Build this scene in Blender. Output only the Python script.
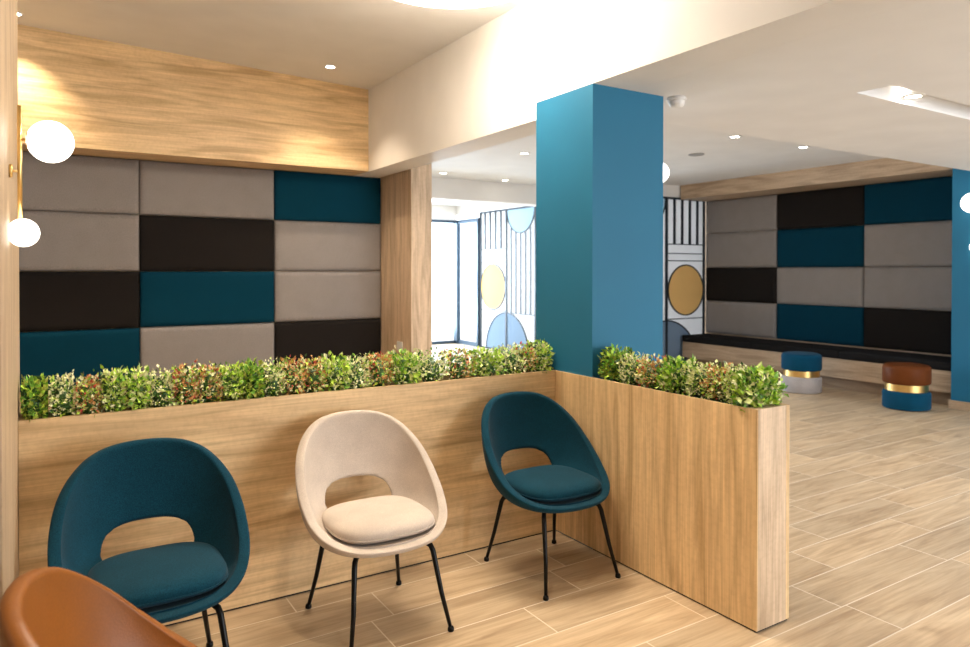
import bpy, bmesh, math, random
from mathutils import Vector, Matrix
S = bpy.context.scene
for o in list(bpy.data.objects): bpy.data.objects.remove(o)
C = S.collection
R = random.Random(7)
PI = math.pi

# ------------------------------------------------------------------ camera, world, exposure
CAMZ = 1.45
th, pitch, F = 1.0119, -0.0099, 700.89
cam = bpy.data.cameras.new('camera'); co = bpy.data.objects.new('camera', cam); C.objects.link(co)
co.location = (0, 0, CAMZ)
co.rotation_euler = (PI/2 + pitch, 0, th - PI/2)
cam.sensor_fit = 'HORIZONTAL'; cam.sensor_width = 36; cam.lens = F/970*36
cam.shift_y = (277.65 - 323.5)/970
cam.clip_start = .02
cam.dof.use_dof = True; cam.dof.focus_distance = 2.9; cam.dof.aperture_fstop = 3.2
S.camera = co
S.view_settings.view_transform = 'Standard'; S.view_settings.look = 'None'
S.view_settings.gamma = 1; S.view_settings.use_curve_mapping = False
S.view_settings.exposure = 0.8
W = bpy.data.worlds.new('world'); S.world = W; W.use_nodes = True
bg = W.node_tree.nodes['Background']; bg.inputs[0].default_value = (.86, .93, 1, 1); bg.inputs[1].default_value = 2.2

def area(name, loc, rot, sx, sy, power, col):
    l = bpy.data.lights.new(name, 'AREA'); l.shape = 'RECTANGLE'; l.size = sx; l.size_y = sy
    l.energy = power; l.color = col
    o = bpy.data.objects.new(name, l); C.objects.link(o); o.location = loc; o.rotation_euler = rot
    return o
# added fill light from behind the camera, and daylight through the entrance glazing
area('added_fill_light', (5.6, -3.3, 1.35), (PI/2, 0, 0), 4.6, 2.1, 110, (.95, .97, 1))
area('daylight_entrance', (5.0, 12.9, 1.5), (-PI/2, 0, 0), 3.6, 2.6, 330, (.84, .92, 1))

# ------------------------------------------------------------------ materials
def nmat(name):
    m = bpy.data.materials.new(name); m.use_nodes = True
    nt = m.node_tree; b = nt.nodes['Principled BSDF']
    return m, nt, b
def N(nt, t, **k):
    n = nt.nodes.new(t)
    for a, v in k.items(): setattr(n, a, v)
    return n
def ramp(nt, stops, interp='LINEAR'):
    r = N(nt, 'ShaderNodeValToRGB'); r.color_ramp.interpolation = interp
    e = r.color_ramp.elements
    while len(e) < len(stops): e.new(.5)
    for i, (p, c) in enumerate(stops):
        e[i].position = p; e[i].color = (*c, 1) if len(c) == 3 else c
    return r
def paint(name, col, rough=.55, var=.03):
    m, nt, b = nmat(name)
    tc = N(nt, 'ShaderNodeTexCoord'); n = N(nt, 'ShaderNodeTexNoise'); n.inputs['Scale'].default_value = 3
    nt.links.new(tc.outputs['Object'], n.inputs['Vector'])
    r = ramp(nt, [(.3, tuple(c*(1-var) for c in col)), (.7, tuple(min(1, c*(1+var)) for c in col))])
    nt.links.new(n.outputs['Fac'], r.inputs[0]); nt.links.new(r.outputs[0], b.inputs['Base Color'])
    b.inputs['Roughness'].default_value = rough
    n2 = N(nt, 'ShaderNodeTexNoise'); n2.inputs['Scale'].default_value = 260
    nt.links.new(tc.outputs['Object'], n2.inputs['Vector'])
    bp = N(nt, 'ShaderNodeBump'); bp.inputs['Strength'].default_value = .04; bp.inputs['Distance'].default_value = .002
    nt.links.new(n2.outputs['Fac'], bp.inputs['Height']); nt.links.new(bp.outputs[0], b.inputs['Normal'])
    return m
def wood(name, axis, light=(.86, .63, .35), dark=(.52, .33, .155), boards=0.0):
    """sawn light oak, grain along the axis"""
    m, nt, b = nmat(name)
    tc = N(nt, 'ShaderNodeTexCoord')
    def mp(al, ac):
        q = N(nt, 'ShaderNodeMapping'); s = [ac, ac, ac]; s['XYZ'.index(axis)] = al
        q.inputs['Scale'].default_value = s; nt.links.new(tc.outputs['Object'], q.inputs['Vector']); return q
    def noise(q, sc, det, dist=0):
        n = N(nt, 'ShaderNodeTexNoise'); n.inputs['Scale'].default_value = sc; n.inputs['Detail'].default_value = det
        n.inputs['Distortion'].default_value = dist; nt.links.new(q.outputs[0], n.inputs['Vector']); return n
    a = noise(mp(.9, 9), 1.5, 5, 1.1)        # broad figure
    f = noise(mp(1.6, 75), 1.6, 3, .2)         # fine lines
    k = noise(mp(40, 30), 1.3, 2, 0)         # saw marks across
    mid = tuple((l*1.15+d*.85)/2 for l, d in zip(light, dark))
    ra = ramp(nt, [(.32, dark), (.46, mid), (.60, light), (.8, tuple(min(1, c*1.12) for c in light))])
    nt.links.new(a.outputs['Fac'], ra.inputs[0])
    rf = ramp(nt, [(.3, (.70, .66, .60)), (.62, (1.06, 1.05, 1.04))]); nt.links.new(f.outputs['Fac'], rf.inputs[0])
    rk = ramp(nt, [(.35, (.9, .88, .86)), (.55, (1, 1, 1))]); nt.links.new(k.outputs['Fac'], rk.inputs[0])
    m1 = N(nt, 'ShaderNodeMixRGB', blend_type='MULTIPLY'); m1.inputs[0].default_value = .65
    nt.links.new(ra.outputs[0], m1.inputs[1]); nt.links.new(rf.outputs[0], m1.inputs[2])
    m2 = N(nt, 'ShaderNodeMixRGB', blend_type='MULTIPLY'); m2.inputs[0].default_value = .7
    nt.links.new(m1.outputs[0], m2.inputs[1]); nt.links.new(rk.outputs[0], m2.inputs[2])
    # pull towards the mean so the figure stays soft
    m3 = N(nt, 'ShaderNodeMixRGB'); m3.inputs[0].default_value = .18
    m3.inputs[2].default_value = (*[(l*.78+d*.22) for l, d in zip(light, dark)], 1)
    nt.links.new(m2.outputs[0], m3.inputs[1]); nt.links.new(m3.outputs[0], b.inputs['Base Color'])
    b.inputs['Roughness'].default_value = .5
    bp = N(nt, 'ShaderNodeBump'); bp.inputs['Strength'].default_value = .12; bp.inputs['Distance'].default_value = .003
    nt.links.new(f.outputs['Fac'], bp.inputs['Height']); nt.links.new(bp.outputs[0], b.inputs['Normal'])
    return m
def fabric(name, col, var=.22, scale=420, sheen=.25, rough=.9, low=.1):
    m, nt, b = nmat(name)
    tc = N(nt, 'ShaderNodeTexCoord')
    n = N(nt, 'ShaderNodeTexNoise'); n.inputs['Scale'].default_value = scale; n.inputs['Detail'].default_value = 2
    l = N(nt, 'ShaderNodeTexNoise'); l.inputs['Scale'].default_value = 7; l.inputs['Detail'].default_value = 3
    for q in (n, l): nt.links.new(tc.outputs['Object'], q.inputs['Vector'])
    r = ramp(nt, [(.35, tuple(c*(1-var) for c in col)), (.65, tuple(c*(1+var) for c in col))])
    nt.links.new(n.outputs['Fac'], r.inputs[0])
    r2 = ramp(nt, [(.3, (1-low,)*3), (.7, (1+low,)*3)]); nt.links.new(l.outputs['Fac'], r2.inputs[0])
    mx = N(nt, 'ShaderNodeMixRGB', blend_type='MULTIPLY'); mx.inputs[0].default_value = 1
    nt.links.new(r.outputs[0], mx.inputs[1]); nt.links.new(r2.outputs[0], mx.inputs[2])
    nt.links.new(mx.outputs[0], b.inputs['Base Color'])
    b.inputs['Roughness'].default_value = rough; b.inputs['Sheen Weight'].default_value = sheen
    b.inputs['Specular IOR Level'].default_value = .08
    bp = N(nt, 'ShaderNodeBump'); bp.inputs['Strength'].default_value = .25; bp.inputs['Distance'].default_value = .0015
    nt.links.new(n.outputs['Fac'], bp.inputs['Height']); nt.links.new(bp.outputs[0], b.inputs['Normal'])
    return m
def plain(name, col, rough=.5, metal=0, **k):
    m, nt, b = nmat(name); b.inputs['Roughness'].default_value = rough; b.inputs['Metallic'].default_value = metal
    tc = N(nt, 'ShaderNodeTexCoord'); n = N(nt, 'ShaderNodeTexNoise'); n.inputs['Scale'].default_value = 40
    nt.links.new(tc.outputs['Object'], n.inputs['Vector'])
    r = ramp(nt, [(.3, tuple(c*.94 for c in col)), (.7, tuple(c*1.04 for c in col))])
    nt.links.new(n.outputs['Fac'], r.inputs[0]); nt.links.new(r.outputs[0], b.inputs['Base Color'])
    for a, v in k.items(): b.inputs[a.replace('_', ' ')].default_value = v
    return m
def emis(name, col, s):
    m, nt, b = nmat(name); b.inputs['Base Color'].default_value = (.9, .9, .9, 1)
    b.inputs['Emission Color'].default_value = (*col, 1); b.inputs['Emission Strength'].default_value = s
    return m
def translucent(name, col, f=.5):
    m, nt, b = nmat(name); nt.nodes.remove(b); out = nt.nodes['Material Output']
    tc = N(nt, 'ShaderNodeTexCoord'); n = N(nt, 'ShaderNodeTexNoise'); n.inputs['Scale'].default_value = 4
    nt.links.new(tc.outputs['Object'], n.inputs['Vector'])
    r = ramp(nt, [(.3, tuple(c*.96 for c in col)), (.7, col)]); nt.links.new(n.outputs['Fac'], r.inputs[0])
    d = N(nt, 'ShaderNodeBsdfDiffuse'); t = N(nt, 'ShaderNodeBsdfTranslucent'); mx = N(nt, 'ShaderNodeMixShader')
    nt.links.new(r.outputs[0], d.inputs[0]); nt.links.new(r.outputs[0], t.inputs[0]); mx.inputs[0].default_value = f
    nt.links.new(d.outputs[0], mx.inputs[1]); nt.links.new(t.outputs[0], mx.inputs[2]); nt.links.new(mx.outputs[0], out.inputs[0])
    return m
def clear_glass(name):
    m, nt, b = nmat(name); nt.nodes.remove(b); out = nt.nodes['Material Output']
    t = N(nt, 'ShaderNodeBsdfTransparent'); t.inputs[0].default_value = (.93, .97, 1, 1)
    g = N(nt, 'ShaderNodeBsdfGlossy'); g.inputs['Roughness'].default_value = .02
    fr = N(nt, 'ShaderNodeFresnel'); fr.inputs[0].default_value = 1.08; mx = N(nt, 'ShaderNodeMixShader')
    nt.links.new(fr.outputs[0], mx.inputs[0]); nt.links.new(t.outputs[0], mx.inputs[1]); nt.links.new(g.outputs[0], mx.inputs[2])
    nt.links.new(mx.outputs[0], out.inputs[0]); return m

def floor_material():
    m, nt, b = nmat('oak_plank_tiles')
    L = nt.links.new
    def M(op, a, c=None, d=None):
        n = N(nt, 'ShaderNodeMath', operation=op)
        for i, v in enumerate((a, c, d)):
            if v is None: continue
            if isinstance(v, (int, float)): n.inputs[i].default_value = v
            else: L(v, n.inputs[i])
        return n.outputs[0]
    tc = N(nt, 'ShaderNodeTexCoord'); sx = N(nt, 'ShaderNodeSeparateXYZ'); L(tc.outputs['Object'], sx.inputs[0])
    w, ln = .24, .92
    v = M('DIVIDE', M('SUBTRACT', sx.outputs[1], 1.495), w); row = M('FLOOR', v); fv = M('FRACT', v)
    wn = N(nt, 'ShaderNodeTexWhiteNoise', noise_dimensions='1D'); L(row, wn.inputs['W'])
    known = {-2: .62, -1: .80, 0: .185, 1: .15, 2: .53, 3: .88, 4: .23, 5: .34, 6: .97, 7: .45}
    # measured joints for the rows near the seats, chance for the rest
    pos = M('DIVIDE', M('ADD', row, 4.5), 16.0)
    rr = ramp(nt, [(0, (.4,)*3)] + [((k+4)/16.0, (o,)*3) for k, o in sorted(known.items())], 'CONSTANT'); L(pos, rr.inputs[0])
    near = M('MULTIPLY', M('GREATER_THAN', row, -2.5), M('LESS_THAN', row, 7.5))
    off = M('ADD', M('MULTIPLY', rr.outputs[0], near), M('MULTIPLY', wn.outputs['Value'], M('SUBTRACT', 1.0, near)))
    u = M('SUBTRACT', M('DIVIDE', sx.outputs[0], ln), off); col = M('FLOOR', u); fu = M('FRACT', u)
    g = .0028
    ev = M('MULTIPLY', M('MINIMUM', fv, M('SUBTRACT', 1.0, fv)), w)
    eu = M('MULTIPLY', M('MINIMUM', fu, M('SUBTRACT', 1.0, fu)), ln)
    grout = M('LESS_THAN', M('MINIMUM', ev, eu), g)
    idv = N(nt, 'ShaderNodeCombineXYZ'); L(row, idv.inputs[0]); L(col, idv.inputs[1])
    wn2 = N(nt, 'ShaderNodeTexWhiteNoise', noise_dimensions='3D'); L(idv.outputs[0], wn2.inputs['Vector'])
    # grain, shifted per plank
    cb = N(nt, 'ShaderNodeCombineXYZ')
    L(M('ADD', M('MULTIPLY', sx.outputs[0], 1.0), M('MULTIPLY', wn2.outputs['Value'], 37.0)), cb.inputs[0])
    L(M('MULTIPLY', sx.outputs[1], 7.0), cb.inputs[1]); L(M('MULTIPLY', wn2.outputs['Value'], 11.0), cb.inputs[2])
    a = N(nt, 'ShaderNodeTexNoise'); a.inputs['Scale'].default_value = 1.5; a.inputs['Detail'].default_value = 5; a.inputs['Distortion'].default_value = 1.6
    L(cb.outputs[0], a.inputs['Vector'])
    cb2 = N(nt, 'ShaderNodeCombineXYZ'); L(M('MULTIPLY', sx.outputs[0], 2.0), cb2.inputs[0]); L(M('MULTIPLY', sx.outputs[1], 60.0), cb2.inputs[1]); L(wn2.outputs['Value'], cb2.inputs[2])
    f = N(nt, 'ShaderNodeTexNoise'); f.inputs['Scale'].default_value = 1.5; f.inputs['Detail'].default_value = 3; L(cb2.outputs[0], f.inputs['Vector'])
    ra = ramp(nt, [(.28, (.42, .30, .185)), (.45, (.54, .405, .26)), (.62, (.63, .49, .325)), (.8, (.68, .545, .37))]); L(a.outputs['Fac'], ra.inputs[0])
    rf = ramp(nt, [(.3, (.86, .84, .82)), (.65, (1.03, 1.03, 1.03))]); L(f.outputs['Fac'], rf.inputs[0])
    m1 = N(nt, 'ShaderNodeMixRGB', blend_type='MULTIPLY'); m1.inputs[0].default_value = .9; L(ra.outputs[0], m1.inputs[1]); L(rf.outputs[0], m1.inputs[2])
    rt = ramp(nt, [(0, (.86, .86, .86)), (1, (1.08, 1.07, 1.05))]); L(wn2.outputs['Value'], rt.inputs[0])
    m2 = N(nt, 'ShaderNodeMixRGB', blend_type='MULTIPLY'); m2.inputs[0].default_value = 1; L(m1.outputs[0], m2.inputs[1]); L(rt.outputs[0], m2.inputs[2])
    m3 = N(nt, 'ShaderNodeMixRGB'); L(grout, m3.inputs[0]); L(m2.outputs[0], m3.inputs[1]); m3.inputs[2].default_value = (.76, .67, .54, 1)
    L(m3.outputs[0], b.inputs['Base Color']); b.inputs['Roughness'].default_value = .38
    bp = N(nt, 'ShaderNodeBump'); bp.inputs['Strength'].default_value = .1; bp.inputs['Distance'].default_value = .003
    L(f.outputs['Fac'], bp.inputs['Height']); L(bp.outputs[0], b.inputs['Normal'])
    return m

M_floor = floor_material()
M_white = paint('white_wall_paint', (.80, .775, .74))
M_ceil = paint('white_ceiling_paint', (.80, .798, .80), .7)
M_blue = paint('teal_blue_wall_paint', (.022, .160, .285), .5)
M_blue.node_tree.nodes['Principled BSDF'].inputs['Specular IOR Level'].default_value = .2
M_oakx = wood('light_oak_grain_x', 'X')
M_oaky = wood('cool_lit_oak_grain_y', 'Y', (.60, .45, .31), (.36, .25, .16))  # same oak, greyed: the cooler light on the right is put into its colour
M_oakz = wood('light_oak_grain_upright', 'Z')
M_oakz2 = wood('pale_oak_grain_upright', 'Z', (.74, .57, .40), (.44, .31, .19))
M_oakp = wood('shaded_oak_plinth', 'Y', (.40, .28, .18), (.24, .15, .09))  # darker oak: shade of the recess under the bench is put into the colour
M_oakp2 = wood('muted_oak_grain_upright', 'Z', (.56, .43, .29), (.34, .24, .15))
M_grey = fabric('grey_panel_fabric', (.27, .247, .238), .2, 180, .0, .95, .035)
M_dark = fabric('charcoal_panel_fabric', (.017, .0145, .0135), .2, 180, .0, .95, .04)
M_teal = fabric('deep_teal_panel_fabric', (.0025, .040, .072), .15, 180, .0, .95, .03)
M_tealc = fabric('teal_chair_fabric', (.0045, .042, .070), .3, 300, .06)
M_cream = fabric('cream_chair_fabric', (.55, .475, .41), .1, 350, .1)
M_leather = fabric('tan_leather', (.27, .090, .013), .05, 200, .0, .42, .05); M_leather.node_tree.nodes['Principled BSDF'].inputs['Specular IOR Level'].default_value = .45
M_brownl = fabric('brown_leather', (.13, .038, .010), .06, 200, .0, .45, .08)
M_pouft = fabric('teal_velvet', (.003, .055, .11), .1, 200, .04)
M_poufg = fabric('pale_grey_velvet', (.42, .39, .385), .08, 200, .1)
M_cushion = fabric('black_bench_fabric', (.014, .0135, .014), .2, 200, .0)
M_black = plain('black_powder_coated_metal', (.003, .003, .0035), .3, 0, Specular_IOR_Level=.22)
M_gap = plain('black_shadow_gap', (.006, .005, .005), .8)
M_gold = plain('brushed_brass', (.80, .56, .22), .28, 1)
M_bar = plain('dark_blue_black_metal_bars', (.012, .02, .03), .45, .2)
M_frame = plain('blue_grey_metal_frame', (.045, .075, .11), .4, .4)
M_plastic = plain('white_plastic', (.75, .74, .72), .4)
M_ventg = plain('grey_grille', (.35, .35, .35), .5)
M_wpanel = translucent('white_frosted_panel', (.86, .87, .885), .28)
M_yel = translucent('amber_yellow_disc', (.92, .60, .23), .2)
M_blu = translucent('smoky_blue_disc', (.30, .40, .52), .4)
M_blu2 = translucent('pale_aqua_disc', (.55, .74, .86), .45)
M_glass = clear_glass('clear_glazing')
M_lampw = emis('opal_lamp_diffuser', (1, .86, .68), 15.0)
M_globe = emis('opal_glass_globe_lit', (1, .93, .82), 2.4)
M_spot = emis('downlight_lens_lit', (1, .92, .80), 14)

# ------------------------------------------------------------------ helpers
def box(bm, x0, x1, y0, y1, z0, z1, bev=0, mi=0):
    r = bmesh.ops.create_cube(bm, size=1)
    vs = r['verts']
    for v in vs: v.co = Vector(((x0+x1)/2 + v.co.x*(x1-x0), (y0+y1)/2 + v.co.y*(y1-y0), (z0+z1)/2 + v.co.z*(z1-z0)))
    fs = set(f for v in vs for f in v.link_faces)
    for f in fs: f.material_index = mi
    if bev:
        es = set(e for v in vs for e in v.link_edges)
        bmesh.ops.bevel(bm, geom=list(es), offset=bev, segments=3, affect='EDGES', profile=.5)
def obj(name, bm, mats, parent=None, smooth=False, loc=None):
    me = bpy.data.meshes.new(name)
    bmesh.ops.recalc_face_normals(bm, faces=bm.faces)
    bm.to_mesh(me); bm.free()
    for m in (mats if isinstance(mats, (list, tuple)) else [mats]): me.materials.append(m)
    if smooth:
        for p in me.polygons: p.use_smooth = True
    o = bpy.data.objects.new(name, me); C.objects.link(o)
    if parent: o.parent = parent
    if loc: o.location = loc
    return o
def autosmooth(o, ang=40):
    me = o.data
    for p in me.polygons: p.use_smooth = True
    bm = bmesh.new(); bm.from_mesh(me)
    for e in bm.edges:
        if len(e.link_faces) == 2 and e.calc_face_angle(0) > math.radians(ang): e.smooth = False
    bm.to_mesh(me); bm.free()
def tag(o, label, cat, group=None, kind=None):
    o['label'] = label; o['category'] = cat
    if group: o['group'] = group
    if kind: o['kind'] = kind
    return o
def thing(name, loc, label, cat, group=None, rz=0):
    o = bpy.data.objects.new(name, None); C.objects.link(o); o.location = loc; o.rotation_euler = (0, 0, rz)
    o.empty_display_size = .1
    return tag(o, label, cat, group)
def struct(name, bm, mats, label=None, cat=None):
    o = obj(name, bm, mats); o['kind'] = 'structure'
    if label: o['label'] = label; o['category'] = cat
    return o
def copy_tree(o, parent=None):
    c = o.copy(); C.objects.link(c); c.parent = parent
    for ch in [k for k in bpy.data.objects if k.parent == o]: copy_tree(ch, c)
    return c
def sbox(name, dims, mat, label=None, cat=None, bev=0):
    bm = bmesh.new()
    for d in (dims if isinstance(dims[0], (tuple, list)) else [dims]): box(bm, *d, bev=bev)
    return struct(name, bm, mat, label, cat)
def tube(bm, pts, rad, n=12, caps=True):
    pts = [Vector(p) for p in pts]
    if not isinstance(rad, (list, tuple)): rad = [rad]*len(pts)
    rings = []
    up = None
    for i, p in enumerate(pts):
        d = (pts[min(i+1, len(pts)-1)] - pts[max(i-1, 0)]).normalized()
        if up is None: up = d.orthogonal().normalized()
        up = (up - d*up.dot(d)).normalized(); s = d.cross(up)
        rings.append([bm.verts.new(p + (up*math.cos(2*PI*k/n) + s*math.sin(2*PI*k/n))*rad[i]) for k in range(n)])
    for a, b in zip(rings, rings[1:]):
        for k in range(n): bm.faces.new((a[k], a[(k+1) % n], b[(k+1) % n], b[k]))
    if caps: bm.faces.new(rings[0][::-1]); bm.faces.new(rings[-1])
def lathe(bm, prof, n=48, c=(0, 0, 0), axis='Z'):
    rings = []
    def P(r, z, a):
        x, y = r*math.cos(a), r*math.sin(a)
        v = {'Z': (x, y, z), 'X': (z, x, y), 'Y': (x, z, y)}[axis]
        return Vector(v) + Vector(c)
    for r, z in prof:
        if r < 1e-6: rings.append([bm.verts.new(P(0, z, 0))])
        else: rings.append([bm.verts.new(P(r, z, 2*PI*k/n)) for k in range(n)])
    for a, b in zip(rings, rings[1:]):
        if len(a) == 1 and len(b) == 1: continue
        for k in range(n):
            k2 = (k+1) % n
            if len(a) == 1: bm.faces.new((a[0], b[k2], b[k]))
            elif len(b) == 1: bm.faces.new((a[k], a[k2], b[0]))
            else: bm.faces.new((a[k], a[k2], b[k2], b[k]))
def sphere(bm, c, r, n=32):
    bmesh.ops.create_uvsphere(bm, u_segments=n, v_segments=n//2, radius=r, matrix=Matrix.Translation(c))

# ------------------------------------------------------------------ the setting
sbox('floor', (-3.2, 9.2, -3.2, 13.2, -.06, 0), M_floor)
ZL, ZC, ZF = 3.22, 2.42, 2.74
oc = sbox('ceiling', (-3.2, 2.677, -3.2, 7.0, ZL, ZL+.1), M_ceil)
def slope(x): return .038*(2.677-x)
for v in oc.data.vertices: v.co.z += slope(v.co.x)
# low ceiling over the walkway: its end face is the white beam, a linear recess is cut in it
rx0, rx1, ry0, ry1 = 3.75, 6.4, 1.985, 2.175
sbox('ceiling', [(2.6775, rx0, -3.2, 3.285, ZC, ZL+.1), (2.403, 2.6765, -3.2, 3.285, ZC, ZL-.001), (rx0, rx1, -3.2, ry0, ZC, ZL+.1), (rx0, rx1, ry1, 3.285, ZC, ZL+.1),
                 (rx1, 9.2, -3.2, 3.285, ZC, ZL+.1), (rx0, rx1, ry0, ry1, ZC+.085, ZL+.1)], M_ceil)
sbox('ceiling', [(3.0, 9.2, 3.285, 7.55, ZF, ZF+.1), (3.0, 7.0, 7.55, 13.2, ZF, ZF+.1)], M_ceil)
sbox('ceiling_beam', (2.678, 2.95, 3.287, 7.0, ZC, ZL+.1), M_white, 'long white ceiling beam running from the blue column to the panelled wall', 'beam')
sbox('ceiling_beam', (3.12, 6.95, 8.6, 8.9, 2.455, ZF), M_white, 'white drop beam crossing the entrance ceiling', 'beam')
sbox('trim_1', (-3.2, 2.676, 6.43, 6.85, 2.425, ZL+.11), M_oakx, 'deep light oak bulkhead above the left upholstered wall', 'bulkhead')
sbox('wall_back', (-3.2, 2.98, 6.852, 7.0, 0, 3.2), M_oakx)
sbox('wall_passage', (2.982, 3.205, 6.11, 7.0, 0, ZF), M_oakz2, 'oak clad wall end closing the left upholstered wall', 'wall')
sbox('pavement', [(9.25, 18, -3, 24, -.12, -.06), (-6, 9.2, 13.25, 24, -.12, -.06)], M_ceil)
sbox('wall_left', (-3.3, -3.2, -3.2, 7.0, 0, 3.3), M_white)
sbox('pillar_left', (-.62, -.093, 2.02, 3.35, 0, ZL+.1), M_oakp2, 'oak clad pillar at the left edge carrying a globe lamp', 'pillar')
sbox('column', (2.403, 2.916, 2.79, 3.284, 0, ZC), M_blue, 'square teal blue column rising behind the planters', 'column')
sbox('column', [(8.1, 8.95, 2.3, 3.285, 0, ZC), (8.1, 8.95, 3.285, 3.66, 0, ZF)], M_blue, 'teal blue column at the right edge beside the bench', 'column')
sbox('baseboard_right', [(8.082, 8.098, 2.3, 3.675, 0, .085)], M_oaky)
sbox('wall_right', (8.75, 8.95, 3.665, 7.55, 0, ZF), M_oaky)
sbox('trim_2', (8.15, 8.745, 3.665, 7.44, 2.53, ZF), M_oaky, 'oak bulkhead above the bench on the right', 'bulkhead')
sbox('wall_right', (8.75, 8.95, -3.2, 2.29, 0, ZC), M_white)
# unseen wall behind the camera, its window added only to admit fill light
sbox('wall_front', [(-3.2, 3.2, -3.3, -3.2, 0, 3.3), (3.2, 9.0, -3.3, -3.2, 0, .25), (3.2, 9.0, -3.3, -3.2, 2.4, 3.3), (8.0, 9.0, -3.3, -3.2, .25, 2.4)], M_white)
sbox('added_window', [(3.2, 8.0, -3.28, -3.22, .25, .31), (3.2, 8.0, -3.28, -3.22, 2.34, 2.4)] + [(x, x+.05, -3.28, -3.22, .31, 2.34) for x in (3.2, 4.775, 6.35, 7.95)], M_frame)
sbox('wall_header', [(6.96, 7.1, 7.50, 13.2, 2.56, ZF), (7.1, 8.748, 7.47, 7.55, 2.56, ZF)], M_white)
sbox('wall_entrance', [(2.96, 6.955, 12.2, 12.3, 2.46, ZF), (2.96, 3.12, 7.001, 12.2, 0, ZF)], M_white)
# entrance glazing
bm = bmesh.new()
for x in (3.14, 4.6, 6.02): box(bm, x, x+.07, 12.18, 12.24, 0, 2.40)
box(bm, 3.14, 6.92, 12.18, 12.24, 2.40, 2.455); box(bm, 3.14, 6.92, 12.18, 12.24, 0, .06)
w2 = struct('window_2', bm, M_frame)
bm = bmesh.new(); box(bm, 3.14, 6.92, 12.205, 12.215, .06, 2.40); obj('pane', bm, M_glass, w2)
bm = bmesh.new()
box(bm, 6.92, 7.0, 12.12, 12.25, 0, 2.455); box(bm, 6.94, 6.98, 11.36, 12.17, 2.38, 2.455); box(bm, 6.94, 6.98, 11.36, 12.17, 0, .08)
box(bm, 6.93, 6.99, 11.34, 11.40, 0, 2.455)
d1 = struct('door_1', bm, M_frame)
bm = bmesh.new(); box(bm, 6.955, 6.965, 11.40, 12.17, .08, 2.40); obj('pane', bm, M_glass, d1)
bm = bmesh.new(); tube(bm, [(6.935, 11.45, .95), (6.89, 11.45, .95), (6.89, 11.45, 1.45), (6.935, 11.45, 1.45)], .012); obj('handle', bm, M_frame, d1, True)

# ------------------------------------------------------------------ upholstered wall panels
ROWS = ['top row', 'second row', 'third row', 'bottom row']
CM = {'g': (M_grey, 'grey'), 'k': (M_dark, 'charcoal'), 't': (M_teal, 'deep teal')}
def panel(axis, a0, a1, z0, z1, face, back, key, label, group):
    bm = bmesh.new(); e = .0015; n = 20
    # padded face: grid that domes at the edges
    na, nz = 18, 10
    def P(i, j):
        u, v = i/na, j/nz
        cu, cv = (1-math.cos(PI*u))/2, (1-math.cos(PI*v))/2
        du, dv = min(cu, 1-cu)*(a1-a0), min(cv, 1-cv)*(z1-z0)
        q = min(1, du/.03); r = min(1, dv/.03)
        h = math.sqrt(max(0, 1-(1-q)**2))*math.sqrt(max(0, 1-(1-r)**2))
        d = back + (face-back)*(.45+.55*h)
        A, Z = a0+e+(a1-a0-2*e)*cu, z0+e+(z1-z0-2*e)*cv
        return (A, d, Z) if axis == 'X' else (d, A, Z)
    g = [[bm.verts.new(P(i, j)) for j in range(nz+1)] for i in range(na+1)]
    for i in range(na):
        for j in range(nz): bm.faces.new((g[i][j], g[i+1][j], g[i+1][j+1], g[i][j+1]))
    edge = [g[i][0] for i in range(na+1)] + [g[na][j] for j in range(1, nz+1)] + [g[i][nz] for i in range(na-1, -1, -1)] + [g[0][j] for j in range(nz-1, 0, -1)]
    bv = []
    for v in edge:
        c = v.co.copy(); c[1 if axis == 'X' else 0] = back; bv.append(bm.verts.new(c))
    for i in range(len(edge)): bm.faces.new((edge[i], edge[(i+1) % len(edge)], bv[(i+1) % len(edge)], bv[i]))
    bm.faces.new(bv)
    o = obj('upholstered_panel', bm, CM[key][0], None, True); autosmooth(o, 60)
    tag(o, label, 'wall panel', group)
zl = [2.423, 1.94, 1.445, .95, .46]
xl = [-.50, .692, 1.866, 2.978]
cl = ['ggt', 'gkg', 'ktg', 'tgk']
cn = ['left column beside the globe lamp', 'middle column', 'right column beside the oak wall end']
for r in range(4):
    for c in range(3):
        k = cl[r][c]
        panel('X', xl[c], xl[c+1], zl[r+1], zl[r], 6.80, 6.851, k, f'{CM[k][1]} panel on the left wall, {ROWS[r]}, {cn[c]}', 'upholstered panels on the left wall')
zr = [2.528, 2.025, 1.497, .987, .49]
yr = [7.44, 6.19, 4.95, 3.668]
cr = ['gkt', 'gtg', 'kgg', 'gtk']
cnr = ['left column beside the barred screen', 'middle column', 'right column beside the blue column']
for r in range(4):
    for c in range(3):
        k = cr[r][c]
        panel('Y', yr[c+1], yr[c], zr[r+1], zr[r], 8.70, 8.749, k, f'{CM[k][1]} upholstered panel above the bench, {ROWS[r]}, {cnr[c]}', 'upholstered panels above the bench')

# ------------------------------------------------------------------ bench on the right
t = thing('bench', (8.15, 5.55, 0), 'long oak wall bench with black seat cushions under the right upholstered panels', 'bench')
def loc(o, t): o.location = -Vector(t.location); return o
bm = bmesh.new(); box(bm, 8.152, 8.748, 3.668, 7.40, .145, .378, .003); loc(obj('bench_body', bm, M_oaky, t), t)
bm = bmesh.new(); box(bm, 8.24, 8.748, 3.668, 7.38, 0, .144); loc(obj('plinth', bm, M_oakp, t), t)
for a, b in ((3.67, 4.935), (4.94, 6.17), (6.175, 7.405)):
    bm = bmesh.new(); box(bm, 8.146, 8.698, a, b, .38, .475, .012); loc(obj('seat_cushion', bm, M_cushion, t, True), t)

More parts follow.
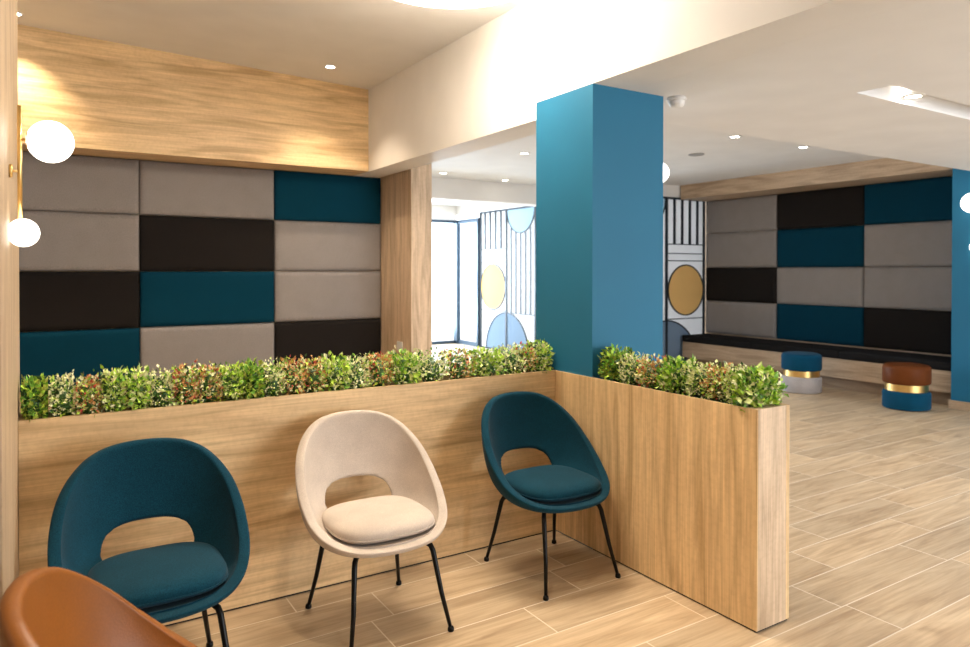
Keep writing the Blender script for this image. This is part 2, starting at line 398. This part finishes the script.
# ------------------------------------------------------------------ barred screens
def screen(name, origin, dirv, L, divs, kinds, label):
    """panel in the plane through origin along dirv; s runs 0..L"""
    nrm = Vector((dirv[1], -dirv[0], 0))
    t = thing(name, origin, label, 'screen', 'barred divider screens')
    t.rotation_euler = (0, 0, math.atan2(dirv[1], dirv[0]))
    H = 2.555
    def bx(nm, s0, s1, d0, d1, z0, z1, mat):
        bm = bmesh.new(); box(bm, s0, s1, d0, d1, z0, z1); return obj(nm, bm, mat, t)
    bx('back_panel', .01, L-.01, .022, .03, .02, H-.02, M_wpanel)
    bm = bmesh.new()
    box(bm, 0, L, 0, .04, H-.03, H); box(bm, 0, L, 0, .04, 0, .03)
    box(bm, 0, .05, 0, .04, .03, H-.03); box(bm, L-.035, L, 0, .04, .03, H-.03)
    for d in divs: box(bm, d-.02, d+.02, 0, .04, .03, H-.03)
    obj('frame', bm, M_bar, t)
    def arc(nm, c, r, a0, a1, z0, mat, ring=.018, lo=None, hi=None):
        n = 64; bm = bmesh.new(); vs = [[], []]
        angs = [a0+(a1-a0)*i/n for i in range(n+1)]
        for d, w in ((.0135, 0), (.0185, 1)):
            if abs(a1-a0) < 2*PI-.01: vs[w].append(bm.verts.new((c, d, z0)))
            for a in (angs if abs(a1-a0) < 2*PI-.01 else angs[:-1]): vs[w].append(bm.verts.new((c+r*math.cos(a), d, z0+r*math.sin(a))))
        bm.faces.new(vs[0]); bm.faces.new(vs[1][::-1])
        k = len(vs[0])
        for i in range(k): bm.faces.new((vs[0][i], vs[0][(i+1) % k], vs[1][(i+1) % k], vs[1][i]))
        disc = obj(nm, bm, mat, t)
        bm = bmesh.new(); ro = r+ring
        rings = [[bm.verts.new((c+q*math.cos(a), d, z0+q*math.sin(a))) for q, d in ((r, .003), (ro, .003), (ro, .021), (r, .021))] for a in angs]
        for p, q in zip(rings, rings[1:]):
            for j in range(4): bm.faces.new((p[j], p[(j+1) % 4], q[(j+1) % 4], q[j]))
        if abs(a1-a0) < 2*PI-.01: bm.faces.new(rings[0]); bm.faces.new(rings[-1][::-1])
        obj('rim', bm, M_bar, disc)
    ed = [0] + list(divs) + [L]
    for i, k in enumerate(kinds):
        a, b = ed[i], ed[i+1]; w = b-a
        if k == 'A':
            for j in range(1, 5): bx('bar', a+w*j/5-.02, a+w*j/5+.02, .002, .02, 1.85, H-.03, M_bar)
            for z in (1.85, 1.71, 1.60, .72): bx('cross_bar', a, b, .004, .02, z-.007, z+.007, M_bar)
            arc('disc', (a+b)/2, min(.41, w/2-.045), 0, 2*PI, 1.155, M_yel)
        else:
            for j in range(1, 6): bx('bar', a+w*j/6-.021, a+w*j/6+.021, .006, .0125, .70, H-.03-math.sqrt(max(0, .43**2-(w*j/6-w/2)**2)), M_bar)
            bx('cross_bar', a, b, .004, .02, .69, .704, M_bar)
            arc('disc', (a+b)/2, min(.41, w/2-.03), PI, 2*PI, H-.03, M_blu2)
    for d in divs[::2]:
        r = .66; a0 = 0; a1 = PI
        arc('disc', d, min(r, L-d-.04), a0, a1, .03, M_blu)
    return t
screen('barred_screen', (6.96, 11.33, 0), (0, -1), 3.83, [.9, 1.78, 2.66], 'ABAB', 'tall black barred screen with amber and pale blue discs beside the glass entrance door')
screen('barred_screen', (7.0, 7.442, 0), (1, 0), 1.70, [.865], 'BA', 'narrow black barred screen with an amber disc at the left end of the bench')

# ------------------------------------------------------------------ planter partitions
HP = .896; YB = 3.0932; XP = 2.4145
t = thing('planter_partition', (1.16, YB, 0), 'long low oak partition with a planting trough behind the three chairs', 'planter', 'oak planter partitions')
def wpart(nm, dims, mat, t, bev=0):
    bm = bmesh.new()
    for d in dims: box(bm, *d, bev=bev)
    return loc(obj(nm, bm, mat, t), t)
wpart('front_panel', [(-.092, XP-.021, YB, YB+.02, .008, HP)], M_oakx, t, .001)
wpart('back_panel', [(-.092, XP-.021, YB+.172, YB+.19, .008, HP)], M_oakx, t, .001)
wpart('end_panel', [(-.092, -.072, YB+.0205, YB+.1715, .008, HP)], M_oakz, t)
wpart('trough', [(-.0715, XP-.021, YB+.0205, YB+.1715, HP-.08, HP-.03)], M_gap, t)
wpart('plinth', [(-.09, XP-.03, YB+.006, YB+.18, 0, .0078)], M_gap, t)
YE = 1.785
t = thing('planter_partition', (XP+.1, 2.2, 0), 'short low oak partition with upright grain running forward from the blue column', 'planter', 'oak planter partitions')
wpart('side_panel', [(XP-.019, XP-.0125, YE, 2.785, .008, HP), (XP-.019, XP-.0125, 2.7852, YB+.0195, .008, HP)], M_oakz, t, .001)
wpart('back_panel', [(XP+.168, XP+.188, YE, 2.785, .008, HP)], M_oakz, t, .001)
wpart('end_panel', [(XP-.012, XP+.1675, YE, YE+.02, .008, HP)], M_oakz2, t, .001)
wpart('top_cap', [(XP-.012, XP+.1675, YE+.0205, YE+.055, HP-.02, HP-.001)], M_oakz2, t)
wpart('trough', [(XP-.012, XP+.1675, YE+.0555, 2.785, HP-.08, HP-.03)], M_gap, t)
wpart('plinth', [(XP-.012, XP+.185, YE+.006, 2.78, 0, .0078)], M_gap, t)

# foliage
def leafmat(name, col, tr=.25):
    m, nt, b = nmat(name)
    tc = N(nt, 'ShaderNodeTexCoord'); n = N(nt, 'ShaderNodeTexNoise'); n.inputs['Scale'].default_value = 60
    nt.links.new(tc.outputs['Object'], n.inputs['Vector'])
    r = ramp(nt, [(.3, tuple(c*.8 for c in col)), (.7, tuple(min(1, c*1.25) for c in col))]); nt.links.new(n.outputs['Fac'], r.inputs[0])
    nt.links.new(r.outputs[0], b.inputs['Base Color']); b.inputs['Roughness'].default_value = .45
    return m
LM = {'lime': leafmat('lime_leaf', (.50, .72, .08)), 'green': leafmat('mid_green_leaf', (.20, .44, .05)), 'cream': leafmat('cream_leaf', (.92, .90, .52)),
      'dark': leafmat('dark_green_leaf', (.035, .11, .02)), 'red': leafmat('red_leaf', (.60, .09, .07)), 'olive': leafmat('olive_leaf', (.46, .50, .09)),
      'rust': leafmat('rust_leaf', (.66, .34, .12)), 'pale': leafmat('pale_green_leaf', (.72, .84, .32))}
KIND = {'lime': (['lime', 'lime', 'pale', 'pale', 'green', 'lime', 'dark', 'cream'], 'lime green', 1.0),
        'cream': (['cream', 'cream', 'pale', 'cream', 'green', 'dark', 'lime', 'cream'], 'cream variegated', .72),
        'rust': (['rust', 'red', 'olive', 'rust', 'cream', 'green', 'dark', 'pale', 'cream', 'lime', 'rust'], 'reddish brown', .8),
        'green': (['green', 'lime', 'lime', 'dark', 'cream', 'pale', 'green'], 'mid green', 1.25),
        'olive': (['olive', 'green', 'lime', 'olive', 'dark', 'green'], 'olive green', 1.1)}
def clump(kind, loc_, rx, ry, h, label, group, n=640, lim=None, ax=0):
    mats, cname, ls = KIND[kind]
    names = sorted(set(mats)); t = thing('artificial_plant', loc_, label, 'plant', group)
    vs, fs, mi = [], [], []
    for i in range(n):
        a = R.uniform(0, 2*PI); u = R.uniform(-.55, 1); rad = R.uniform(.62, 1.06)
        if R.random() < .12: rad *= 1.12
        c = math.sqrt(max(0, 1-u*u*.75))
        d = Vector((math.cos(a)*c, math.sin(a)*c, u))
        p = Vector((d.x*rx*rad, d.y*ry*rad, h*.42 + d.z*h*.55*rad))
        if p.z < .0: p.z = R.uniform(0, .02)
        if p.z < .04: p.x = max(-rx, min(rx, p.x)); p.y *= .82; p.x *= .9
        if lim:
            if not lim[0]+.006 < p[ax] < lim[1]-.006: p[ax] = R.uniform(lim[0]+.006, lim[1]-.006)
        dr = (d + Vector((R.gauss(0, .55), R.gauss(0, .55), R.gauss(.25, .5)))).normalized()
        L = R.uniform(.014, .030)*ls; Wd = L*R.uniform(.24, .40)
        s = dr.cross(Vector((R.gauss(0, 1), R.gauss(0, 1), R.gauss(0, 1)))).normalized(); nn = dr.cross(s)
        b = len(vs); q = L*.12
        vs += [p, p+dr*L*.45+s*Wd+nn*q, p+dr*L*.5, p+dr*L*.45-s*Wd+nn*q, p+dr*L-nn*q]
        fs += [(b, b+1, b+2), (b, b+2, b+3), (b+1, b+4, b+2), (b+2, b+4, b+3)]
        if lim:
            for q_ in range(b, b+5): vs[q_][ax] = max(lim[0], min(lim[1], vs[q_][ax]))
        mm = names.index(R.choice(mats)); mi += [mm]*4
    me = bpy.data.meshes.new('foliage'); me.from_pydata([tuple(v) for v in vs], [], fs)
    for q in names: me.materials.append(LM[q])
    me.polygons.foreach_set('material_index', mi)
    o = bpy.data.objects.new('foliage', me); C.objects.link(o); o.parent = t
    bm = bmesh.new()
    for i in range(9):
        a = 2*PI*i/9+R.random(); tube(bm, [(0, 0, -.02), (math.cos(a)*rx*.25, math.sin(a)*ry*.25, h*.35), (math.cos(a)*rx*.42, math.sin(a)*ry*.42, h*(.5+.3*R.random()))], [.003, .0025, .0015], 5)
    for i in range(130):   # dark inner sprigs
        d = Vector((R.gauss(0, 1), R.gauss(0, 1), R.gauss(0, 1))).normalized()
        p = Vector((d.x*rx*.5, d.y*ry*.55, h*.38+d.z*h*.4))
        if lim: p[ax] = max(lim[0]+.016, min(lim[1]-.016, p[ax])); s = d.orthogonal().normalized()*.012; e = d.cross(s).normalized()*.014
        bm.faces.new([bm.verts.new(p+s), bm.verts.new(p+e), bm.verts.new(p-s), bm.verts.new(p-e)])
    obj('stems', bm, LM['dark'], t)
    return t
ORD = ['first', 'second', 'third', 'fourth', 'fifth', 'sixth', 'seventh', 'eighth', 'ninth', 'tenth', 'eleventh', 'twelfth', 'thirteenth', 'fourteenth',
       'fifteenth', 'sixteenth', 'seventeenth', 'eighteenth', 'nineteenth', 'twentieth']
def uv_ratio(u, X=None, Y=None):
    r = (u-485)/F; dx = math.cos(th)+r*math.sin(th); dy = math.sin(th)-r*math.cos(th)
    return Y*dx/dy if Y else X*dy/dx
row1 = [('olive', 33), ('cream', 62), ('rust', 87), ('lime', 112), ('lime', 137), ('cream', 160), ('rust', 184), ('rust', 208), ('lime', 233), ('olive', 252), ('cream', 270), ('rust', 292), ('rust', 311),
        ('lime', 334), ('cream', 356), ('rust', 378), ('green', 402), ('cream', 430), ('rust', 457), ('lime', 486), ]
extra = [('cream', 510, 'cream variegated artificial foliage clump near the column end of the long planter'), ('rust', 528, 'reddish brown artificial foliage clump, last but one towards the column in the long planter'),
         ('lime', 541, 'small lime yellow artificial foliage clump at the column end of the long planter')]
row = [(k, u, f'{KIND[k][1]} artificial foliage clump, {ORD[i]} from the left end of the long planter') for i, (k, u) in enumerate(row1)] + extra
xs = [uv_ratio(u, Y=YB+.095) for k, u, l in row]
for i in range(len(xs)-1, -1, -1): xs[i] = min(xs[i], (xs[i+1] if i < len(xs)-1 else 2.42) - .085)
for i, (k, u, lb) in enumerate(row):
    lo = (xs[i]+xs[i-1])/2 if i else -.085
    hi = (xs[i]+xs[i+1])/2 if i < len(xs)-1 else 2.395
    clump(k, (xs[i], YB+.095+R.uniform(-.004, .004), HP-.028), max(.07, (hi-lo)*.62), .098, .174+R.uniform(-.012, .014), lb,
          'foliage clumps along the long planter', 640, (lo-xs[i]+.0005, hi-xs[i]-.0005), 0)
row2 = [('olive', 618), ('cream', 636), ('rust', 656), ('green', 680), ('cream', 704), ('rust', 722), ('cream', 741), ('green', 763)]
ys = [min(max(uv_ratio(u, X=XP+.09), 1.875), 2.695) for k, u in row2]
for i, (k, u) in enumerate(row2):
    hi = (ys[i]+ys[i-1])/2 if i else 2.783
    lo = (ys[i]+ys[i+1])/2 if i < len(ys)-1 else 1.79
    clump(k, (XP+.088, ys[i], HP-.028), .094 if i < 7 else .105, max(.066, (hi-lo)*.62), .172+R.uniform(-.01, .012),
          f'{KIND[k][1]} artificial foliage clump, {ORD[i]} from the blue column in the short planter', 'foliage clumps along the short planter', 760 if i < 7 else 1000, (lo-ys[i]+.0005, hi-ys[i]-.0005), 1)

# ------------------------------------------------------------------ chairs
def interp(tab, x):
    if x <= tab[0][0]: return tab[0][1]
    for (a, b), (c, d) in zip(tab, tab[1:]):
        if x <= c:
            q = (x-a)/(c-a); return b+(d-b)*q
    return tab[-1][1]
RIM = [(-.27, .385), (-.24, .388), (-.2, .400), (-.14, .428), (-.075, .470), (0, .538), (.065, .606), (.12, .672), (.18, .738), (.22, .780), (.25, .805), (.272, .818)]
def chair_shell(mat, t):
    bm = bmesh.new(); nt_, ns = 144, 44; zb = .362
    def P(i, s):
        a = 2*PI*i/nt_; sn, cs = math.sin(a), -math.cos(a)
        e = .92
        x = .288*math.copysign(abs(sn)**e, sn); y = .272*math.copysign(abs(cs)**e, cs)
        zr = interp(RIM, y); f = s*PI/2
        rho = math.sin(f)**.72; g = (1-math.cos(f))**1.35
        # arms lean outwards, back leans back
        lean = 1 + .04*g*(zr-.38)/.44 - .06*(1-g)*0
        return Vector((x*rho*lean, y*rho*lean, zb+(zr-zb)*g))
    c = bm.verts.new((0, 0, zb)); rings = []
    for j in range(1, ns+1):
        s = (j/ns)**.85
        rings.append([bm.verts.new(P(i, s)) for i in range(nt_)])
    for i in range(nt_): bm.faces.new((c, rings[0][i], rings[0][(i+1) % nt_]))
    for a, b in zip(rings, rings[1:]):
        for i in range(nt_): bm.faces.new((a[i], b[i], b[(i+1) % nt_], a[(i+1) % nt_]))
    # opening at the base of the back
    zc, ha, hb, pw = .45, .158, .078, 2.6
    def val(p): return abs(p.x/ha)**pw + abs((p.z-zc)/hb)**pw if p.y > .08 else 9
    kill = [f for f in bm.faces if val(f.calc_center_median()) < 1]
    bmesh.ops.delete(bm, geom=kill, context='FACES')
    rim = set(rings[-1])
    loose = [v for v in bm.verts if v.is_boundary and v not in rim]
    for it in range(12):
        new = {}
        for v in loose:
            nb = [e.other_vert(v) for e in v.link_edges if e.is_boundary]
            if len(nb) == 2: new[v] = v.co*.4 + (nb[0].co+nb[1].co)*.3
        for v, c_ in new.items(): v.co = c_
        for v in loose:
            k = val(v.co)**(1/pw)
            v.co.x /= k; v.co.z = zc+(v.co.z-zc)/k
    near = set(e.other_vert(v) for v in loose for e in v.link_edges) - set(loose)
    bmesh.ops.smooth_vert(bm, verts=list(near), factor=.5, use_axis_x=True, use_axis_y=True, use_axis_z=True)
    for v in loose:
        k = val(v.co)**(1/pw)
        v.co.x /= k; v.co.z = zc+(v.co.z-zc)/k
    for v in bm.verts: v.co.y += .028; v.co.x -= .006
    o = obj('shell', bm, mat, t, True)
    m = o.modifiers.new('thickness', 'SOLIDIFY'); m.thickness = .038; m.offset = 0; m.use_even_offset = False
    m = o.modifiers.new('soft', 'SUBSURF'); m.levels = 1; m.render_levels = 1
    return o
def superpad(bm, a, b, z0, z1, crown, e=.62, n=56, m=14):
    rings = []
    zm = (z0+z1)/2; hz = (z1-z0)/2
    for j in range(m+1):
        f = -PI/2+PI*j/m; cr = max(0, math.cos(f))**.24; z = math.copysign(abs(math.sin(f))**.8, math.sin(f))
        if j in (0, m): rings.append([bm.verts.new((0, 0, zm+hz*z+(crown if j == m else 0)))]); continue
        ring = []
        for i in range(n):
            t_ = 2*PI*i/n; sn, cs = math.sin(t_), math.cos(t_)
            ring.append(bm.verts.new((a*cr*math.copysign(abs(cs)**e, cs), b*cr*math.copysign(abs(sn)**e, sn), zm+hz*z+(crown*(1-cr*cr) if j > m/2 else 0))))
        rings.append(ring)
    # extra inner rings for the crown
    for A, B in zip(rings, rings[1:]):
        for i in range(n):
            k = (i+1) % n
            if len(A) == 1: bm.faces.new((A[0], B[k], B[i]))
            elif len(B) == 1: bm.faces.new((A[i], A[k], B[0]))
            else: bm.faces.new((A[i], A[k], B[k], B[i]))
def make_chair(mat, label, group, loc_, rz):
    t = thing('tub_chair', loc_, label, 'chair', group, rz)
    chair_shell(mat, t)
    bm = bmesh.new(); superpad(bm, .212, .207, .388, .452, .012)
    for v in bm.verts: v.co.y += .0; v.co.x += .002
    cu = obj('seat_cushion', bm, mat, t, True)
    bm = bmesh.new(); n = 72; pts = []
    for i in range(n+1):
        q = 2*PI*i/n; sn, cs = math.sin(q), math.cos(q)
        pts.append(((.2125*math.copysign(abs(cs)**.62, cs))+.002, .0+.2075*math.copysign(abs(sn)**.62, sn), .413))
    tube(bm, pts, .003, 6, False); obj('piping', bm, mat, cu, True)
    for sx, sy in ((-1, -1), (1, -1), (-1, 1), (1, 1)):
        bm = bmesh.new(); yy = .15
        pts = [(sx*.10, sy*.10, .345), (sx*.150, sy*.148, .340), (sx*.163, sy*.165, .330), (sx*.169, sy*.175, .310), (sx*.188, sy*.212, .15), (sx*.212, sy*.245, .012)]
        tube(bm, pts, [.010, .0105, .011, .011, .0095, .008], 12)
        lg = obj('leg', bm, M_black, t, True)
        bm = bmesh.new(); lathe(bm, [(0, 0), (.012, 0), (.0135, .004), (.0125, .014), (.0095, .019), (0, .021)], 16, (sx*.2125, sy*.246, 0)); obj('foot_cap', bm, M_black, lg, True)
    bm = bmesh.new(); tube(bm, [(-.10, -.10, .345), (.10, .10, .345)], .009, 8); tube(bm, [(-.10, .10, .345), (.10, -.10, .345)], .009, 8)
    obj('under_frame', bm, M_black, t)
    return t
ch = make_chair(M_tealc, 'teal fabric tub chair in the corner where the two planters meet', 'teal tub chairs', (2.07, 2.71, 0), 0)
c2 = copy_tree(ch); c2.location = (.314, 2.60, 0); c2.rotation_euler = (0, 0, 0); c2['label'] = 'teal fabric tub chair on the left, behind the tan leather chair'
c3 = make_chair(M_cream, 'cream fabric tub chair between the two teal chairs', None, (1.16, 2.70, 0), 0)
c4 = make_chair(M_leather, 'tan leather tub chair cropped in the bottom left corner', None, (.25, 1.64, 0), math.radians(83))

# ------------------------------------------------------------------ poufs
def pouf(loc_, mt, mb, label):
    t = thing('pouf', loc_, label, 'stool', 'two-tone poufs by the bench')
    r = .225
    def cyl(nm, prof, mat, par=t):
        bm = bmesh.new(); lathe(bm, prof, 56); o = obj(nm, bm, mat, par, True); autosmooth(o, 50); return o
    cyl('lower_cushion', [(0, 0), (r-.02, 0), (r-.006, .006), (r, .02), (r, .165), (r-.006, .182), (r-.02, .19), (0, .19)], mb)
    cyl('metal_band', [(0, .191), (r-.022, .191), (r-.022, .262), (0, .262)], M_gold)
    cyl('upper_cushion', [(0, .263), (r-.02, .263), (r-.006, .27), (r, .285), (r, .42), (r-.005, .442), (r-.02, .456), (r-.05, .463), (0, .468)], mt)
pouf((7.69, 5.12, 0), M_pouft, M_poufg, 'round pouf with blue top, brass band and pale grey base')
pouf((7.70, 3.91, 0), M_brownl, M_pouft, 'round pouf with brown leather top, brass band and teal base')

# ------------------------------------------------------------------ lamps
def sconce(loc_, n, label, s=1.0, second=True, power=3):
    """n = direction away from the wall (unit x)"""
    t = thing('globe_lamp', loc_, label, 'lamp', 'double globe wall lamps')
    o = n
    bm = bmesh.new(); tube(bm, [(0, 0, 0), (0, 0, .335*s)], .0065*s, 10); obj('rod', bm, M_gold, t, True)
    bm = bmesh.new(); lathe(bm, [(0, -.026*s*o), (.02*s, -.026*s*o), (.02*s, -.018*s*o), (.004*s, -.017*s*o), (.004*s, 0)], 20, (0, 0, .14*s), 'X'); obj('wall_mount', bm, M_gold, t, True)
    bm = bmesh.new(); lathe(bm, [(0, 0), (.005*s, 0), (.005*s, .016*s*o), (.024*s, .018*s*o), (.026*s, .03*s*o), (0, .03*s*o)], 24, (0, 0, .235*s), 'X'); obj('globe_holder', bm, M_gold, t, True)
    bm = bmesh.new(); sphere(bm, (.078*s*o, 0, .235*s), .063*s); obj('globe', bm, M_globe, t, True)
    if second:
        bm = bmesh.new(); sphere(bm, (.008*s*o, 0, -.042*s), .042*s); obj('globe', bm, M_globe, t, True)
    return t
sconce((-.066, 2.5, 1.605), 1, 'brass wall lamp with two lit white globes on the oak pillar at left')
sconce((2.944, 2.93, 1.785), 1, 'lit globe wall lamp half hidden behind the central blue column')
sconce((8.06, 3.40, 1.76), -1, 'lit globe wall lamp on the blue column at the right edge', 1.6)

def downlight(x, y, z, label, group, r=.045, power=25, col=(1, .84, .66), ang=100, slot=False, blend=.7):
    t = thing('downlight', (x, y, z), label, 'ceiling light', group)
    bm = bmesh.new(); lathe(bm, [(r*.86, -.001), (r*1.25, -.001), (r*1.28, -.004), (r*1.2, -.007), (r*.9, -.007), (r*.86, -.001)], 32); obj('ring', bm, M_plastic, t, True)
    bm = bmesh.new(); lathe(bm, [(0, -.0015), (r*.85, -.0015), (r*.85, -.003), (0, -.0045)], 32); obj('lens', bm, M_spot, t, True)
    l = bpy.data.lights.new('downlight_beam', 'SPOT'); l.energy = power; l.color = col; l.spot_size = math.radians(ang); l.spot_blend = blend; l.shadow_soft_size = .03
    o = bpy.data.objects.new('downlight_beam', l); C.objects.link(o); o.parent = t; o.location = (0, 0, -.012)
    return t
WARM = (1, .80, .58)
downlight(2.119, 5.946, ZL+slope(2.119), 'round recessed downlight in the cream ceiling above the right end of the oak bulkhead', 'downlights in the high ceiling', power=50, col=WARM)
downlight(-.186, 6.17, ZL+slope(-.186), 'recessed downlight at the top left corner beside the oak pillar', 'downlights in the high ceiling', power=70, col=WARM)
for x, y, lb in ((.95, 1.9, 'above the floor in front of the cream chair'), (.95, .2, 'furthest from the planters')):
    downlight(x, y, ZL+slope(x), f'recessed downlight in the cream ceiling, {lb}', 'downlights over the seating', power=60, col=WARM)
for x, lb in ((4.56, 'just right of the central blue column'), (5.614, 'middle of the row under the low ceiling edge'), (6.697, 'rightmost of the row under the low ceiling edge')):
    downlight(x, 4.45, ZF, f'lit ceiling spotlight, {lb}', 'spotlights in the raised ceiling', .05, 20, (1, .95, .92))
for x, y, lb in ((4.443, 8.144, 'near the oak end pillar'), (5.537, 8.313, 'just left of the central blue column, further back'), (4.447, 6.299, 'just left of the central blue column, nearer')):
    downlight(x, y, ZF, f'lit ceiling spotlight towards the entrance, {lb}', 'spotlights by the entrance', .05, 10, (1, .94, .86))
downlight(4.21, 2.11, ZC+.03, 'lit spotlight inside the linear recess of the low ceiling', None, .05, 45, (1, .95, .92), 130)
downlight(5.6, 2.08, ZC+.085, 'spotlight further along the linear recess of the low ceiling', None, .05, 40, (1, .95, .92), 130)
# big round ceiling lamp
t = thing('round_lamp', (1.87, 3.34, 3.06), 'large round lit ceiling lamp cut off by the top edge', 'lamp')
bm = bmesh.new(); lathe(bm, [(0, 0), (.50, 0), (.515, .006), (.525, .02), (.525, .075), (.515, .09), (0, .09)], 64); obj('diffuser', bm, M_lampw, t, True)
bm = bmesh.new(); lathe(bm, [(0, .0905), (.30, .0905), (.30, .11), (0, .11)], 64); obj('lamp_body', bm, M_plastic, t)
bm = bmesh.new(); tube(bm, [(0, 0, .1105), (0, 0, ZL+slope(1.85)-3.06)], .05, 20); obj('ceiling_mount', bm, M_plastic, t)

# small fittings
t = thing('smoke_detector', (3.0, 2.77, ZC), 'white smoke detector under the low ceiling beside the blue column', 'detector')
bm = bmesh.new(); lathe(bm, [(0, 0), (.052, 0), (.054, -.012), (.05, -.02), (0, -.02)], 32); obj('base', bm, M_plastic, t, True)
bm = bmesh.new(); lathe(bm, [(.044, -.0205), (.044, -.035), (.036, -.05), (.02, -.056), (0, -.057)], 32); obj('sensor_cap', bm, M_plastic, t, True)
t = thing('air_vent', (6.112, 5.357, ZF), 'small round grey vent in the raised ceiling', 'vent')
bm = bmesh.new(); lathe(bm, [(.07, 0), (.085, 0), (.085, -.008), (.07, -.008), (.07, 0)], 32); obj('rim', bm, M_ventg, t)
bm = bmesh.new(); lathe(bm, [(0, -.003), (.069, -.003), (.069, -.001)], 32); obj('grille', bm, M_ventg, t)
t = thing('socket_plate', (2.981, 6.36, .70), 'small white wall socket on the oak clad wall end', 'socket')
bm = bmesh.new(); box(bm, -.010, .0, -.06, .06, -.045, .045, .003); obj('face_plate', bm, M_plastic, t)
bm = bmesh.new(); box(bm, -.013, -.0105, -.03, .03, -.025, .025, .001); obj('socket_insert', bm, M_plastic, t)
